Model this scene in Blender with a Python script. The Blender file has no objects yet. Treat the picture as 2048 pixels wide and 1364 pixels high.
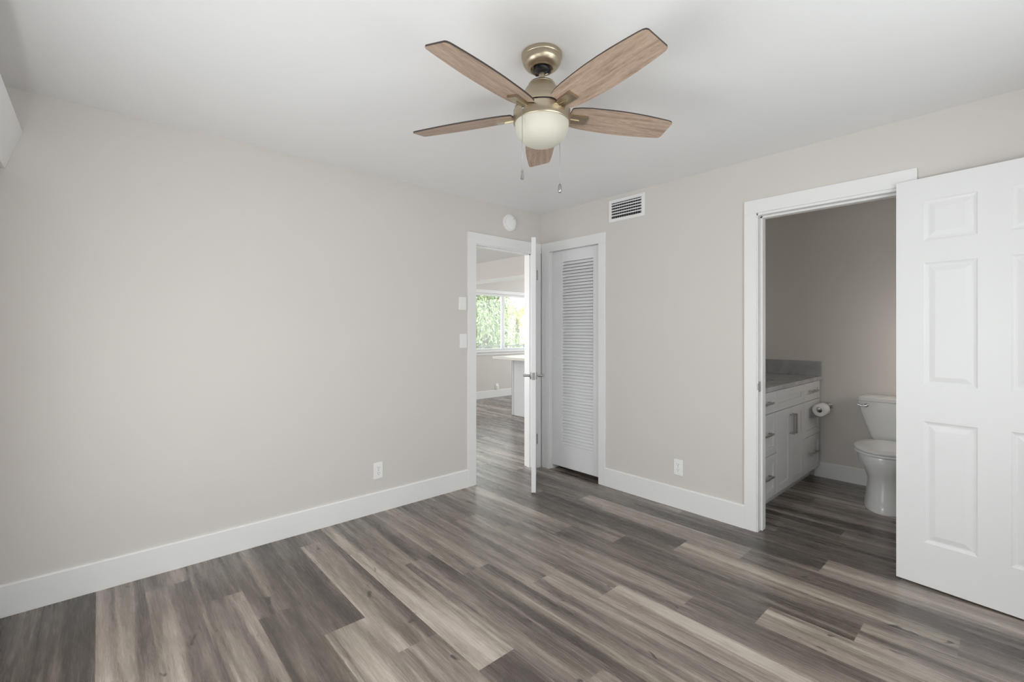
import bpy, bmesh, math, random
from mathutils import Vector, Matrix

C = bpy.context.scene.collection
scene = bpy.context.scene
PI = math.pi
R = math.radians

# ------------------------------------------------------------------ camera
cam_data = bpy.data.cameras.new('camera')
cam = bpy.data.objects.new('camera', cam_data)
C.objects.link(cam)
scene.camera = cam
cam_data.sensor_width = 36.0
cam_data.lens = 36.0 * 921.0 / 2048.0
cam_data.shift_y = -20.0 / 2048.0
cam_data.clip_start = 0.02
CAM = Vector((3.1736, 3.1102, 1.30))
cam.location = CAM
cam.rotation_euler = (R(90), 0, math.atan2(0.66800, -0.74416) + PI)
_fw = Vector((-0.66800, -0.74416, 0))
cam.rotation_euler = _fw.to_track_quat('-Z', 'Y').to_euler()

# ------------------------------------------------------------------ view + world + lights
vs = scene.view_settings
vs.view_transform = 'Standard'
vs.look = 'None'
vs.gamma = 1.0
vs.use_curve_mapping = False
vs.exposure = 0.0
scene.cycles.diffuse_bounces = 8
scene.cycles.max_bounces = 16

world = bpy.data.worlds.new('world')
scene.world = world
world.use_nodes = True
bg = world.node_tree.nodes['Background']
bg.inputs[0].default_value = (0.93, 0.97, 1.0, 1)
bg.inputs[1].default_value = 3.6


def area_light(name, loc, direction, sx, sy, power, color=(1, 1, 1)):
    d = bpy.data.lights.new(name, 'AREA')
    d.shape = 'RECTANGLE'
    d.size = sx
    d.size_y = sy
    d.energy = power
    d.color = color
    o = bpy.data.objects.new(name, d)
    C.objects.link(o)
    o.location = loc
    o.rotation_euler = Vector(direction).to_track_quat('-Z', 'Y').to_euler()
    return o


def sun_light(name, direction, strength, color, angle):
    d = bpy.data.lights.new(name, 'SUN')
    d.energy = strength
    d.color = color
    d.angle = R(angle)
    o = bpy.data.objects.new(name, d)
    C.objects.link(o)
    o.location = (0, -6, 8)
    o.rotation_euler = Vector(direction).to_track_quat('-Z', 'Y').to_euler()


sun_light('sun', (0.12, -0.22, -1.0), 4.0, (1.0, 0.95, 0.80), 1.0)
# daylight coming in by the bedroom's two windows behind the photographer
area_light('daylight_side_window', (3.66, 1.85, 1.02), (-1, 0, 0), 1.6, 0.9, 20.5, (0.975, 0.988, 1.0))
area_light('daylight_back_window', (1.9, 3.76, 1.35), (0, -1, 0), 1.9, 1.3, 9, (0.975, 0.988, 1.0))
# fill light in an added, unseen bathroom window, brightens the bathroom
area_light('bathroom_fill', (-1.27, 2.93, 1.20), (0, -1, 0), 0.36, 0.46, 1.8, (1.0, 0.90, 0.76))
# daylight in the living room beyond the entry door
area_light('daylight_living_side_window', (2.55, -2.1, 1.35), (-1, 0, 0), 2.2, 1.5, 48, (0.975, 0.988, 1.0))

area_light('living_end_fill', (-4.735, -1.9, 1.45), (1, 0, 0), 2.4, 1.4, 24, (0.975, 0.988, 1.0))  # ambient fill for the living room, from an added, unseen end window


# ------------------------------------------------------------------ helpers
def tag(o, label=None, cat=None, group=None, kind=None):
    if label:
        o['label'] = label
    if cat:
        o['category'] = cat
    if group:
        o['group'] = group
    if kind:
        o['kind'] = kind
    return o


def thing(name, label, cat, loc=(0, 0, 0), rotz=0.0, group=None, kind=None):
    o = bpy.data.objects.new(name, None)
    o.empty_display_size = 0.1
    C.objects.link(o)
    o.location = loc
    o.rotation_euler = (0, 0, rotz)
    return tag(o, label, cat, group, kind)


def wmat(o):
    m = Matrix.LocRotScale(o.location, o.rotation_euler, o.scale)
    return wmat(o.parent) @ m if o.parent else m


def obj(name, bm, mats, parent=None, smooth=False, local=False, auto=None):
    """links a bmesh as one object; bm is in world coordinates unless local"""
    if not isinstance(mats, (list, tuple)):
        mats = [mats]
    if parent is not None and not local:
        bm.transform(wmat(parent).inverted())
    me = bpy.data.meshes.new(name)
    bm.normal_update()
    bm.to_mesh(me)
    bm.free()
    for m in mats:
        me.materials.append(m)
    if smooth:
        for p in me.polygons:
            p.use_smooth = True
    o = bpy.data.objects.new(name, me)
    C.objects.link(o)
    if parent is not None:
        o.parent = parent
    if smooth and auto is not None:
        try:
            me.set_sharp_from_angle(angle=R(auto))
        except Exception:
            pass
    return o


def struct(name, bm, mats, parent=None, label=None, cat=None, **k):
    o = obj(name, bm, mats, parent, **k)
    if parent is None:
        tag(o, label, cat, None, 'structure')
    return o


def BM():
    return bmesh.new()


def box(bm, x0, x1, y0, y1, z0, z1, bev=0.0, seg=1, mat=0):
    if x0 > x1: x0, x1 = x1, x0
    if y0 > y1: y0, y1 = y1, y0
    if z0 > z1: z0, z1 = z1, z0
    vs_ = [bm.verts.new(p) for p in ((x0, y0, z0), (x1, y0, z0), (x1, y1, z0), (x0, y1, z0),
                                     (x0, y0, z1), (x1, y0, z1), (x1, y1, z1), (x0, y1, z1))]
    fs = []
    for q in ((0, 3, 2, 1), (4, 5, 6, 7), (0, 1, 5, 4), (1, 2, 6, 5), (2, 3, 7, 6), (3, 0, 4, 7)):
        f = bm.faces.new([vs_[i] for i in q])
        f.material_index = mat
        fs.append(f)
    if bev > 0:
        es = list({e for f in fs for e in f.edges})
        bmesh.ops.bevel(bm, geom=es, offset=bev, segments=seg, profile=0.5, affect='EDGES')
    return bm


def prism(bm, pts, axis, a0, a1, mat=0):
    """extrude a 2-D outline along an axis: 'x' (pts are y,z), 'y' (x,z), 'z' (x,y)"""
    def P(p, a):
        if axis == 'x': return (a, p[0], p[1])
        if axis == 'y': return (p[0], a, p[1])
        return (p[0], p[1], a)
    A = [bm.verts.new(P(p, a0)) for p in pts]
    B = [bm.verts.new(P(p, a1)) for p in pts]
    n = len(pts)
    fs = [bm.faces.new(A), bm.faces.new(B[::-1])]
    for i in range(n):
        fs.append(bm.faces.new((A[i], B[i], B[(i + 1) % n], A[(i + 1) % n])))
    for f in fs:
        f.material_index = mat
    bmesh.ops.recalc_face_normals(bm, faces=fs)
    return bm


def lathe(bm, prof, seg=48, M=None, mat=0):
    """revolve (r, z) profile round z, then transform by M"""
    rings = []
    for r, z in prof:
        if r < 1e-6:
            rings.append([bm.verts.new((0, 0, z))])
        else:
            rings.append([bm.verts.new((r * math.cos(2 * PI * i / seg), r * math.sin(2 * PI * i / seg), z)) for i in range(seg)])
    fs = []
    for a, b in zip(rings, rings[1:]):
        if len(a) == 1 and len(b) == 1:
            continue
        for i in range(seg):
            j = (i + 1) % seg
            if len(a) == 1:
                fs.append(bm.faces.new((a[0], b[j], b[i])))
            elif len(b) == 1:
                fs.append(bm.faces.new((a[i], a[j], b[0])))
            else:
                fs.append(bm.faces.new((a[i], a[j], b[j], b[i])))
    for f in fs:
        f.material_index = mat
    bmesh.ops.recalc_face_normals(bm, faces=fs)
    if M is not None:
        vv = [v for r_ in rings for v in r_]
        bmesh.ops.transform(bm, matrix=M, verts=vv)
    return bm


def tube(bm, pts, rad, seg=10, cap=True, mat=0):
    pts = [Vector(p) for p in pts]
    n = len(pts)
    rads = rad if isinstance(rad, (list, tuple)) else [rad] * n
    rings = []
    t0 = (pts[1] - pts[0]).normalized()
    nrm = t0.orthogonal().normalized()
    for i, p in enumerate(pts):
        if i == 0: t = pts[1] - pts[0]
        elif i == n - 1: t = pts[-1] - pts[-2]
        else: t = (pts[i + 1] - pts[i]).normalized() + (pts[i] - pts[i - 1]).normalized()
        t.normalize()
        nrm = (nrm - t * nrm.dot(t)).normalized()
        b = t.cross(nrm)
        rings.append([bm.verts.new(p + (nrm * math.cos(2 * PI * k / seg) + b * math.sin(2 * PI * k / seg)) * rads[i]) for k in range(seg)])
    fs = []
    for a, b in zip(rings, rings[1:]):
        for k in range(seg):
            fs.append(bm.faces.new((a[k], a[(k + 1) % seg], b[(k + 1) % seg], b[k])))
    if cap:
        fs.append(bm.faces.new(rings[0][::-1]))
        fs.append(bm.faces.new(rings[-1]))
    for f in fs:
        f.material_index = mat
    bmesh.ops.recalc_face_normals(bm, faces=fs)
    return bm


def loft(bm, rings, cap0=True, cap1=True, mat=0):
    V = [[bm.verts.new(p) for p in r_] for r_ in rings]
    n = len(V[0])
    fs = []
    for a, b in zip(V, V[1:]):
        for i in range(n):
            fs.append(bm.faces.new((a[i], a[(i + 1) % n], b[(i + 1) % n], b[i])))
    if cap0: fs.append(bm.faces.new(V[0][::-1]))
    if cap1: fs.append(bm.faces.new(V[-1]))
    for f in fs:
        f.material_index = mat
    bmesh.ops.recalc_face_normals(bm, faces=fs)
    return bm


# ------------------------------------------------------------------ materials
def mat(name, color, rough=0.5, metal=0.0, spec=0.5, bump=0.0, bscale=200.0, vary=0.0, vscale=3.0, coat=0.0):
    m = bpy.data.materials.new(name)
    m.use_nodes = True
    nt = m.node_tree
    b = nt.nodes['Principled BSDF']
    b.inputs['Base Color'].default_value = (*color, 1)
    b.inputs['Roughness'].default_value = rough
    b.inputs['Metallic'].default_value = metal
    b.inputs['Specular IOR Level'].default_value = spec
    b.inputs['Coat Weight'].default_value = coat
    tc = nt.nodes.new('ShaderNodeTexCoord')
    n2 = nt.nodes.new('ShaderNodeTexNoise')
    n2.inputs['Scale'].default_value = vscale
    n2.inputs['Detail'].default_value = 4
    nt.links.new(tc.outputs['Object'], n2.inputs['Vector'])
    mx = nt.nodes.new('ShaderNodeMix')
    mx.data_type = 'RGBA'
    mx.inputs[6].default_value = (*[c * (1 - vary) for c in color], 1)
    mx.inputs[7].default_value = (*[min(1, c * (1 + vary)) for c in color], 1)
    nt.links.new(n2.outputs[0], mx.inputs[0])
    nt.links.new(mx.outputs[2], b.inputs['Base Color'])
    if bump > 0:
        n = nt.nodes.new('ShaderNodeTexNoise')
        n.inputs['Scale'].default_value = bscale
        n.inputs['Detail'].default_value = 3
        nt.links.new(tc.outputs['Object'], n.inputs['Vector'])
        bp = nt.nodes.new('ShaderNodeBump')
        bp.inputs['Strength'].default_value = bump
        bp.inputs['Distance'].default_value = 0.002
        nt.links.new(n.outputs[0], bp.inputs['Height'])
        nt.links.new(bp.outputs[0], b.inputs['Normal'])
    return m


M = {}
M['wall'] = mat('beige_wall_paint', (0.680, 0.643, 0.612), 0.6, spec=0.25, bump=0.12, bscale=160, vary=0.012)
M['ceiling'] = mat('ceiling_paint', (0.86, 0.86, 0.865), 0.75, spec=0.2, bump=0.1, bscale=120, vary=0.008)
M['trim'] = mat('white_trim_paint', (0.84, 0.84, 0.84), 0.35, spec=0.45, vary=0.008)
M['door'] = mat('white_door_paint', (0.82, 0.82, 0.825), 0.4, spec=0.4, bump=0.05, bscale=300, vary=0.006)
M['plastic'] = mat('white_plastic', (0.88, 0.88, 0.87), 0.35, vary=0.005)
M['plastic_grey'] = mat('grey_slot', (0.12, 0.12, 0.12), 0.5)
M['dark'] = mat('dark_void', (0.02, 0.02, 0.02), 0.8)
M['chrome'] = mat('chrome', (0.62, 0.62, 0.63), 0.18, metal=1.0)
M['nickel'] = mat('brushed_nickel', (0.42, 0.41, 0.40), 0.32, metal=1.0)
M['steel'] = mat('steel', (0.45, 0.44, 0.43), 0.35, metal=1.0)
M['black'] = mat('black_rubber', (0.02, 0.02, 0.022), 0.4)
M['glass_bowl'] = mat('frosted_glass', (0.63, 0.605, 0.525), 0.55, spec=0.35)
M['porcelain'] = mat('white_porcelain', (0.80, 0.80, 0.79), 0.12, spec=0.5, coat=0.5)
M['seat'] = mat('white_toilet_seat', (0.78, 0.78, 0.78), 0.22)
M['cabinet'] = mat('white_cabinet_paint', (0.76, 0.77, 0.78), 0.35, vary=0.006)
M['vanity'] = mat('shaded_vanity_paint', (0.62, 0.62, 0.63), 0.35, vary=0.006)  # white paint greyed evenly, its shade put into the base colour
M['paper'] = mat('tissue_paper', (0.85, 0.85, 0.84), 0.95, spec=0.05, bump=0.3, bscale=300)
M['card'] = mat('cardboard', (0.45, 0.36, 0.26), 0.9)
M['vinyl'] = mat('white_vinyl', (0.85, 0.85, 0.86), 0.4)
M['fence'] = mat('dark_metal_rail', (0.08, 0.08, 0.08), 0.5)
M['bark'] = mat('bark', (0.16, 0.12, 0.08), 0.9, bump=0.5, bscale=30, vary=0.3)
M['paving'] = mat('pale_paving', (0.34, 0.33, 0.30), 0.9, vary=0.12, vscale=4)
M['leaf'] = mat('leaf_green', (0.30, 0.38, 0.19), 0.55, vary=0.35, vscale=1.5)
M['leaf_pale'] = mat('leaf_pale', (0.44, 0.50, 0.28), 0.55, vary=0.3, vscale=1.5)
M['palm'] = mat('palm_leaf', (0.50, 0.45, 0.13), 0.5, vary=0.3, vscale=2.0)


def brushed(name, c1, c2, rough):
    m = bpy.data.materials.new(name)
    m.use_nodes = True
    nt = m.node_tree
    b = nt.nodes['Principled BSDF']
    b.inputs['Metallic'].default_value = 1.0
    b.inputs['Roughness'].default_value = rough
    b.inputs['Anisotropic'].default_value = 0.7
    tg = nt.nodes.new('ShaderNodeTangent')
    tg.direction_type = 'RADIAL'
    tg.axis = 'Z'
    nt.links.new(tg.outputs[0], b.inputs['Tangent'])
    tc = nt.nodes.new('ShaderNodeTexCoord')
    mp = nt.nodes.new('ShaderNodeMapping')
    mp.inputs['Scale'].default_value = (4, 4, 260)
    n = nt.nodes.new('ShaderNodeTexNoise')
    n.inputs['Scale'].default_value = 1.5
    n.inputs['Detail'].default_value = 5
    nt.links.new(tc.outputs['Object'], mp.inputs[0])
    nt.links.new(mp.outputs[0], n.inputs['Vector'])
    mx = nt.nodes.new('ShaderNodeMix')
    mx.data_type = 'RGBA'
    mx.inputs[6].default_value = (*c1, 1)
    mx.inputs[7].default_value = (*c2, 1)
    nt.links.new(n.outputs[0], mx.inputs[0])
    nt.links.new(mx.outputs[2], b.inputs['Base Color'])
    return m


M['brass'] = brushed('antique_brushed_brass', (0.42, 0.352, 0.258), (0.56, 0.485, 0.37), 0.3)


def wood_blade(name):
    m = bpy.data.materials.new(name)
    m.use_nodes = True
    nt = m.node_tree
    L = nt.links.new
    b = nt.nodes['Principled BSDF']
    b.inputs['Roughness'].default_value = 0.5
    b.inputs['Specular IOR Level'].default_value = 0.3
    uv = nt.nodes.new('ShaderNodeUVMap')
    uv.uv_map = 'grain'
    mp = nt.nodes.new('ShaderNodeMapping')
    mp.inputs['Scale'].default_value = (5, 60, 1)
    L(uv.outputs[0], mp.inputs[0])
    n = nt.nodes.new('ShaderNodeTexNoise')
    n.inputs['Scale'].default_value = 1.0
    n.inputs['Detail'].default_value = 8
    n.inputs['Roughness'].default_value = 0.7
    n.inputs['Distortion'].default_value = 0.4
    L(mp.outputs[0], n.inputs['Vector'])
    mp2 = nt.nodes.new('ShaderNodeMapping')
    mp2.inputs['Scale'].default_value = (40, 420, 1)
    L(uv.outputs[0], mp2.inputs[0])
    n2 = nt.nodes.new('ShaderNodeTexNoise')
    n2.inputs['Scale'].default_value = 1.0
    n2.inputs['Detail'].default_value = 4
    L(mp2.outputs[0], n2.inputs['Vector'])
    add = nt.nodes.new('ShaderNodeMath')
    add.operation = 'MULTIPLY_ADD'
    L(n2.outputs[0], add.inputs[0])
    add.inputs[1].default_value = 0.45
    L(n.outputs[0], add.inputs[2])
    cr = nt.nodes.new('ShaderNodeValToRGB')
    e = cr.color_ramp.elements
    e[0].position = 0.42; e[0].color = (0.185, 0.122, 0.092, 1)
    e[1].position = 1.0; e[1].color = (0.60, 0.465, 0.365, 1)
    k = cr.color_ramp.elements.new(0.68)
    k.color = (0.405, 0.292, 0.222, 1)
    L(add.outputs[0], cr.inputs[0])
    L(cr.outputs[0], b.inputs['Base Color'])
    return m


M['blade'] = wood_blade('driftwood_blade')
M['blade_edge'] = mat('dark_blade_edge', (0.045, 0.033, 0.028), 0.5)


def quartz(name):
    m = bpy.data.materials.new(name)
    m.use_nodes = True
    nt = m.node_tree
    L = nt.links.new
    b = nt.nodes['Principled BSDF']
    b.inputs['Roughness'].default_value = 0.18
    tc = nt.nodes.new('ShaderNodeTexCoord')
    n = nt.nodes.new('ShaderNodeTexNoise')
    n.inputs['Scale'].default_value = 5
    n.inputs['Detail'].default_value = 8
    n.inputs['Distortion'].default_value = 1.2
    L(tc.outputs['Object'], n.inputs['Vector'])
    cr = nt.nodes.new('ShaderNodeValToRGB')
    e = cr.color_ramp.elements
    e[0].position = 0.35; e[0].color = (0.33, 0.33, 0.345, 1)
    e[1].position = 0.7; e[1].color = (0.46, 0.46, 0.47, 1)
    L(n.outputs[0], cr.inputs[0])
    L(cr.outputs[0], b.inputs['Base Color'])
    return m


M['quartz'] = quartz('grey_quartz')
M['worktop'] = mat('cream_stone', (0.78, 0.76, 0.70), 0.25, vary=0.03, vscale=12)


def pane_mat(name):
    m = bpy.data.materials.new(name)
    m.use_nodes = True
    nt = m.node_tree
    nt.nodes.clear()
    out = nt.nodes.new('ShaderNodeOutputMaterial')
    t = nt.nodes.new('ShaderNodeBsdfTransparent')
    t.inputs[0].default_value = (0.95, 0.97, 0.96, 1)
    g = nt.nodes.new('ShaderNodeBsdfGlossy')
    g.inputs['Roughness'].default_value = 0.02
    mx = nt.nodes.new('ShaderNodeMixShader')
    mx.inputs[0].default_value = 0.05
    nt.links.new(t.outputs[0], mx.inputs[1])
    nt.links.new(g.outputs[0], mx.inputs[2])
    nt.links.new(mx.outputs[0], out.inputs[0])
    return m


M['pane'] = pane_mat('window_glass')


def floor_mat():
    m = bpy.data.materials.new('vinyl_plank_floor')
    m.use_nodes = True
    nt = m.node_tree
    L = nt.links.new
    N = nt.nodes.new
    b = nt.nodes['Principled BSDF']
    uv = N('ShaderNodeUVMap'); uv.uv_map = 'plank_uv'
    at = N('ShaderNodeAttribute'); at.attribute_name = 'plank'
    sep = N('ShaderNodeSeparateColor')
    L(at.outputs['Color'], sep.inputs[0])       # tone, gradient, seed
    suv = N('ShaderNodeSeparateXYZ')
    L(uv.outputs[0], suv.inputs[0])             # along (m), across 0..1

    def math_(op, a, b_=None, c=None):
        n = N('ShaderNodeMath'); n.operation = op
        for i, v in enumerate((a, b_, c)):
            if v is None: continue
            if isinstance(v, (int, float)): n.inputs[i].default_value = v
            else: L(v, n.inputs[i])
        return n.outputs[0]

    seedz = math_('MULTIPLY', sep.outputs[2], 97.0)

    def noise(su, sv, detail, rough, dist, off=0.0):
        cb = N('ShaderNodeCombineXYZ')
        L(math_('MULTIPLY', suv.outputs[0], su), cb.inputs[0])
        L(math_('MULTIPLY', suv.outputs[1], sv), cb.inputs[1])
        L(math_('ADD', seedz, off), cb.inputs[2])
        n = N('ShaderNodeTexNoise')
        n.inputs['Scale'].default_value = 1.0
        n.inputs['Detail'].default_value = detail
        n.inputs['Roughness'].default_value = rough
        n.inputs['Distortion'].default_value = dist
        L(cb.outputs[0], n.inputs['Vector'])
        return n.outputs[0]

    low = noise(0.75, 2.7, 3, 0.5, 0.5)
    mid = noise(3.2, 6.5, 6, 0.65, 1.1, 11.0)
    streak = noise(7.0, 34.0, 6, 0.75, 0.5, 23.0)
    grain = noise(55.0, 130.0, 4, 0.7, 0.2, 37.0)
    knot = noise(10.0, 4.2, 1, 0.4, 0.8, 51.0)
    # cathedral figure: wavy contour lines of a stretched noise
    fig = noise(1.5, 2.4, 2, 0.5, 0.4, 83.0)
    ring = math_('SINE', math_('MULTIPLY', fig, 95.0))
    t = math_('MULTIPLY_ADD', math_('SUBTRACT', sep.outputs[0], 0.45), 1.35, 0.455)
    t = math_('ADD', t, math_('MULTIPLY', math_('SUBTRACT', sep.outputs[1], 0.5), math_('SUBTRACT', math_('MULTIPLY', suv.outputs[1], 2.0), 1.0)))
    t = math_('ADD', t, math_('MULTIPLY', math_('SUBTRACT', low, 0.5), 1.75))
    t = math_('ADD', t, math_('MULTIPLY', math_('SUBTRACT', mid, 0.5), 0.60))
    t = math_('ADD', t, math_('MULTIPLY', math_('SUBTRACT', streak, 0.5), 0.36))
    t = math_('ADD', t, math_('MULTIPLY', math_('SUBTRACT', grain, 0.5), 0.26))
    t = math_('ADD', t, math_('MULTIPLY', ring, 0.028))
    kn = N('ShaderNodeMapRange')
    kn.inputs[1].default_value = 0.735; kn.inputs[2].default_value = 0.80
    kn.inputs[3].default_value = 0.0; kn.inputs[4].default_value = 0.6
    L(knot, kn.inputs[0])
    t = math_('SUBTRACT', t, kn.outputs[0])
    cr = N('ShaderNodeValToRGB')
    e = cr.color_ramp.elements
    e[0].position = 0.0; e[0].color = (0.070, 0.056, 0.047, 1)
    e[1].position = 1.0; e[1].color = (0.500, 0.447, 0.395, 1)
    for p_, c_ in ((0.28, (0.127, 0.105, 0.089, 1)), (0.52, (0.220, 0.187, 0.161, 1)), (0.78, (0.360, 0.313, 0.270, 1))):
        k = cr.color_ramp.elements.new(p_); k.color = c_
    L(t, cr.inputs[0])
    # soft violet-grey / olive drift of the printed decor
    hue = N('ShaderNodeMix'); hue.data_type = 'RGBA'; hue.blend_type = 'MULTIPLY'
    tint = N('ShaderNodeValToRGB')
    tint.color_ramp.elements[0].color = (1.02, 0.985, 1.01, 1); tint.color_ramp.elements[0].position = 0.35
    tint.color_ramp.elements[1].color = (1.0, 1.0, 0.97, 1); tint.color_ramp.elements[1].position = 0.65
    L(noise(0.8, 1.6, 2, 0.5, 0.3, 71.0), tint.inputs[0])
    hue.inputs[0].default_value = 1.0
    L(cr.outputs[0], hue.inputs[6]); L(tint.outputs[0], hue.inputs[7])
    # micro-bevel seam along plank edges
    ed = math_('MULTIPLY', math_('ABSOLUTE', math_('SUBTRACT', suv.outputs[1], 0.5)), 2.0)
    se = N('ShaderNodeMapRange')
    se.inputs[1].default_value = 0.975; se.inputs[2].default_value = 1.0
    se.inputs[3].default_value = 1.0; se.inputs[4].default_value = 0.72
    L(ed, se.inputs[0])
    mul = N('ShaderNodeMix'); mul.data_type = 'RGBA'; mul.blend_type = 'MULTIPLY'
    mul.inputs[0].default_value = 1.0
    cc = N('ShaderNodeCombineColor')
    for i in range(3): L(se.outputs[0], cc.inputs[i])
    L(hue.outputs[2], mul.inputs[6]); L(cc.outputs[0], mul.inputs[7])
    L(mul.outputs[2], b.inputs['Base Color'])
    rr = N('ShaderNodeMapRange')
    rr.inputs[3].default_value = 0.20; rr.inputs[4].default_value = 0.34
    L(streak, rr.inputs[0])
    L(rr.outputs[0], b.inputs['Roughness'])
    b.inputs['Specular IOR Level'].default_value = 0.5
    bp = N('ShaderNodeBump')
    bp.inputs['Strength'].default_value = 0.18
    bp.inputs['Distance'].default_value = 0.001
    L(math_('ADD', math_('MULTIPLY', grain, 0.6), streak), bp.inputs['Height'])
    L(bp.outputs[0], b.inputs['Normal'])
    return m


M['floor'] = floor_mat()

# ------------------------------------------------------------------ floor: plank mesh
H = 2.417


def build_floor():
    bm = BM()
    uvl = bm.loops.layers.uv.new('plank_uv')
    col = bm.loops.layers.float_color.new('plank')
    rnd = random.Random(5)
    PW, PL = 0.182, 1.216
    joint = {-1: 1.46, 0: 1.149, 1: 0.806, 2: 0.497, 3: 1.415, 4: 1.09, 5: 0.81, 6: 0.506, 7: 0.197, 8: 1.107,
             9: 0.808, 10: 0.498, 11: 0.203, 12: 1.11, 13: 0.807, 14: 0.494, 15: 0.19, 16: 1.10, 17: 0.80}
    # tone, gradient (0.5 = none; > .5 lighter towards +X) of planks one can follow in the photo: (row, index from first joint)
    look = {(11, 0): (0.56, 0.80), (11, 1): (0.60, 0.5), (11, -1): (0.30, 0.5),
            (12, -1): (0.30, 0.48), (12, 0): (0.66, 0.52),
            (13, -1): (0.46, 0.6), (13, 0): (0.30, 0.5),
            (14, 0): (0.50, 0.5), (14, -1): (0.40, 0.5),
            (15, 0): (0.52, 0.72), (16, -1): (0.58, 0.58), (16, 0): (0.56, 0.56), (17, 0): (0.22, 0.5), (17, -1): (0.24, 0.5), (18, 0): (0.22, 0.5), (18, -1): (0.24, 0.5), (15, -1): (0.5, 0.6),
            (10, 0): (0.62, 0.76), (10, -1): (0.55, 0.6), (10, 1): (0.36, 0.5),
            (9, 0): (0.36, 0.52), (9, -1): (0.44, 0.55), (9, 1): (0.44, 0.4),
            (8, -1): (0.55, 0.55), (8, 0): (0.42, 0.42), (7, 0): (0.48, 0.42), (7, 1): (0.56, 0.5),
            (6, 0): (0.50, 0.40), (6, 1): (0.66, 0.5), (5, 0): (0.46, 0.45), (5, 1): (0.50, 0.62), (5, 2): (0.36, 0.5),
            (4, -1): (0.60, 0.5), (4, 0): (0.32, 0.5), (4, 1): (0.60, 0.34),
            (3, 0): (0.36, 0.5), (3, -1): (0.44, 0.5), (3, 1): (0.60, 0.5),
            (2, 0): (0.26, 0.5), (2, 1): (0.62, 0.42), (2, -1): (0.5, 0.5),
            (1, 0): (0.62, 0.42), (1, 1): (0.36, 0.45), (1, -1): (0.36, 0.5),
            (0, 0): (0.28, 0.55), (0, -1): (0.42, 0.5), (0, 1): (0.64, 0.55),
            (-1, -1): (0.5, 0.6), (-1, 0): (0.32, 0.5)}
    X0, Y0, Y1 = 0.09, -3.95, 3.85
    for row in range(-27, 21):
        xa, xb = X0 + row * PW, X0 + (row + 1) * PW
        xa, xb = max(xa, -4.75), min(xb, 3.75)
        if xb - xa < 0.005:
            continue
        j = joint.get(row, (0.2 + 0.304 * (row * 3 % 4)) % PL)
        k0 = math.floor((Y0 - j) / PL)
        for k in range(k0, 6):
            ya, yb = max(j + k * PL, Y0), min(j + (k + 1) * PL, Y1)
            if yb - ya < 0.002:
                continue
            tone = min(0.72, max(0.18, rnd.gauss(0.46, 0.12)))
            grad = rnd.choice((0.36, 0.45, 0.5, 0.5, 0.55, 0.64))
            seed = rnd.random()
            if (row, k) in look:
                tone, grad = look[(row, k)]
            f = bm.faces.new([bm.verts.new(p) for p in ((xa, ya, 0), (xb, ya, 0), (xb, yb, 0), (xa, yb, 0))])
            for lp in f.loops:
                co = lp.vert.co
                lp[uvl].uv = (co.y - (j + k * PL) + seed * 40, (co.x - (X0 + row * PW)) / PW)
                lp[col] = (tone, grad, seed, 1)
    return struct('floor', bm, M['floor'], label='grey-brown wood-look plank floor running through all rooms', cat='floor')


build_floor()

# ------------------------------------------------------------------ ceiling and walls
bm = BM(); box(bm, -4.85, 3.95, -4.06, 4.0, H, H + 0.15)
struct('ceiling', bm, M['ceiling'], label='smooth flat white ceiling', cat='ceiling')


def wall_with_openings(name, axis, a0, a1, t0, t1, holes, m, label):
    """axis 'x': runs along x from a0 to a1, thickness t0..t1 in y. holes: (h0, h1, z0, z1)"""
    bm = BM()
    def seg(p0, p1, z0, z1):
        if p1 - p0 < 1e-4 or z1 - z0 < 1e-4:
            return
        if axis == 'x': box(bm, p0, p1, t0, t1, z0, z1)
        else: box(bm, t0, t1, p0, p1, z0, z1)
    cur = a0
    for h0, h1, z0, z1 in sorted(holes):
        seg(cur, h0, -0.02, H)
        seg(h0, h1, -0.02, z0)
        seg(h0, h1, z1, H)
        cur = h1
    seg(cur, a1, -0.02, H)
    return struct(name, bm, m, label=label, cat='wall')


wall_with_openings('wall_left', 'x', -4.7, 3.75, -0.12, 0.0, [(0.098, 0.817, -0.02, 2.046)], M['wall'],
                   'long plain beige wall with the entry door at its end')
wall_with_openings('wall_right', 'y', 0.0, 3.75, -0.12, 0.0, [(0.104, 0.698, -0.02, 2.056), (1.944, 2.676, -0.02, 2.058)], M['wall'],
                   'beige wall holding the louvred closet door and the bathroom doorway')
wall_with_openings('wall_window', 'y', -0.12, 3.9, 3.62, 3.75, [(0.95, 2.75, 0.45, 1.60)], M['wall'],
                   'beige wall with the window under the white valance')
wall_with_openings('wall_back', 'x', -0.12, 3.75, 3.70, 3.83, [(0.9, 2.9, 0.65, 2.03)], M['wall'], 'beige wall behind the camera')
bm = BM(); box(bm, -1.75, -1.63, 0.0, 3.0, -0.02, H)
struct('wall_bathroom_back', bm, M['wall'], label='beige bathroom wall behind the toilet', cat='wall')
bm = BM(); box(bm, -1.63, -0.12, 1.20, 1.32, -0.02, H)
struct('wall_bathroom_side', bm, M['wall'], label='beige bathroom wall behind the vanity', cat='wall')
wall_with_openings('wall_bathroom_front', 'x', -1.63, -0.12, 2.90, 3.02, [(-1.48, -1.06, 0.94, 1.46)], M['wall'], 'beige bathroom wall beside the toilet')
bm = BM(); box(bm, -0.80, -0.70, 0.0, 1.20, -0.02, H)
struct('wall_closet', bm, M['wall'], label='back wall inside the closet', cat='wall')
wall_with_openings('wall_far', 'x', -4.7, 2.75, -3.99, -3.86, [(-4.3, -1.45, 0.925, 2.035)], M['wall'],
                   'far beige living room wall with the wide window')
wall_with_openings('wall_living_side', 'y', -3.86, -0.12, 2.62, 2.75, [(-3.2, -1.0, 0.6, 2.1)], M['wall'], 'living room side wall')
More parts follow.
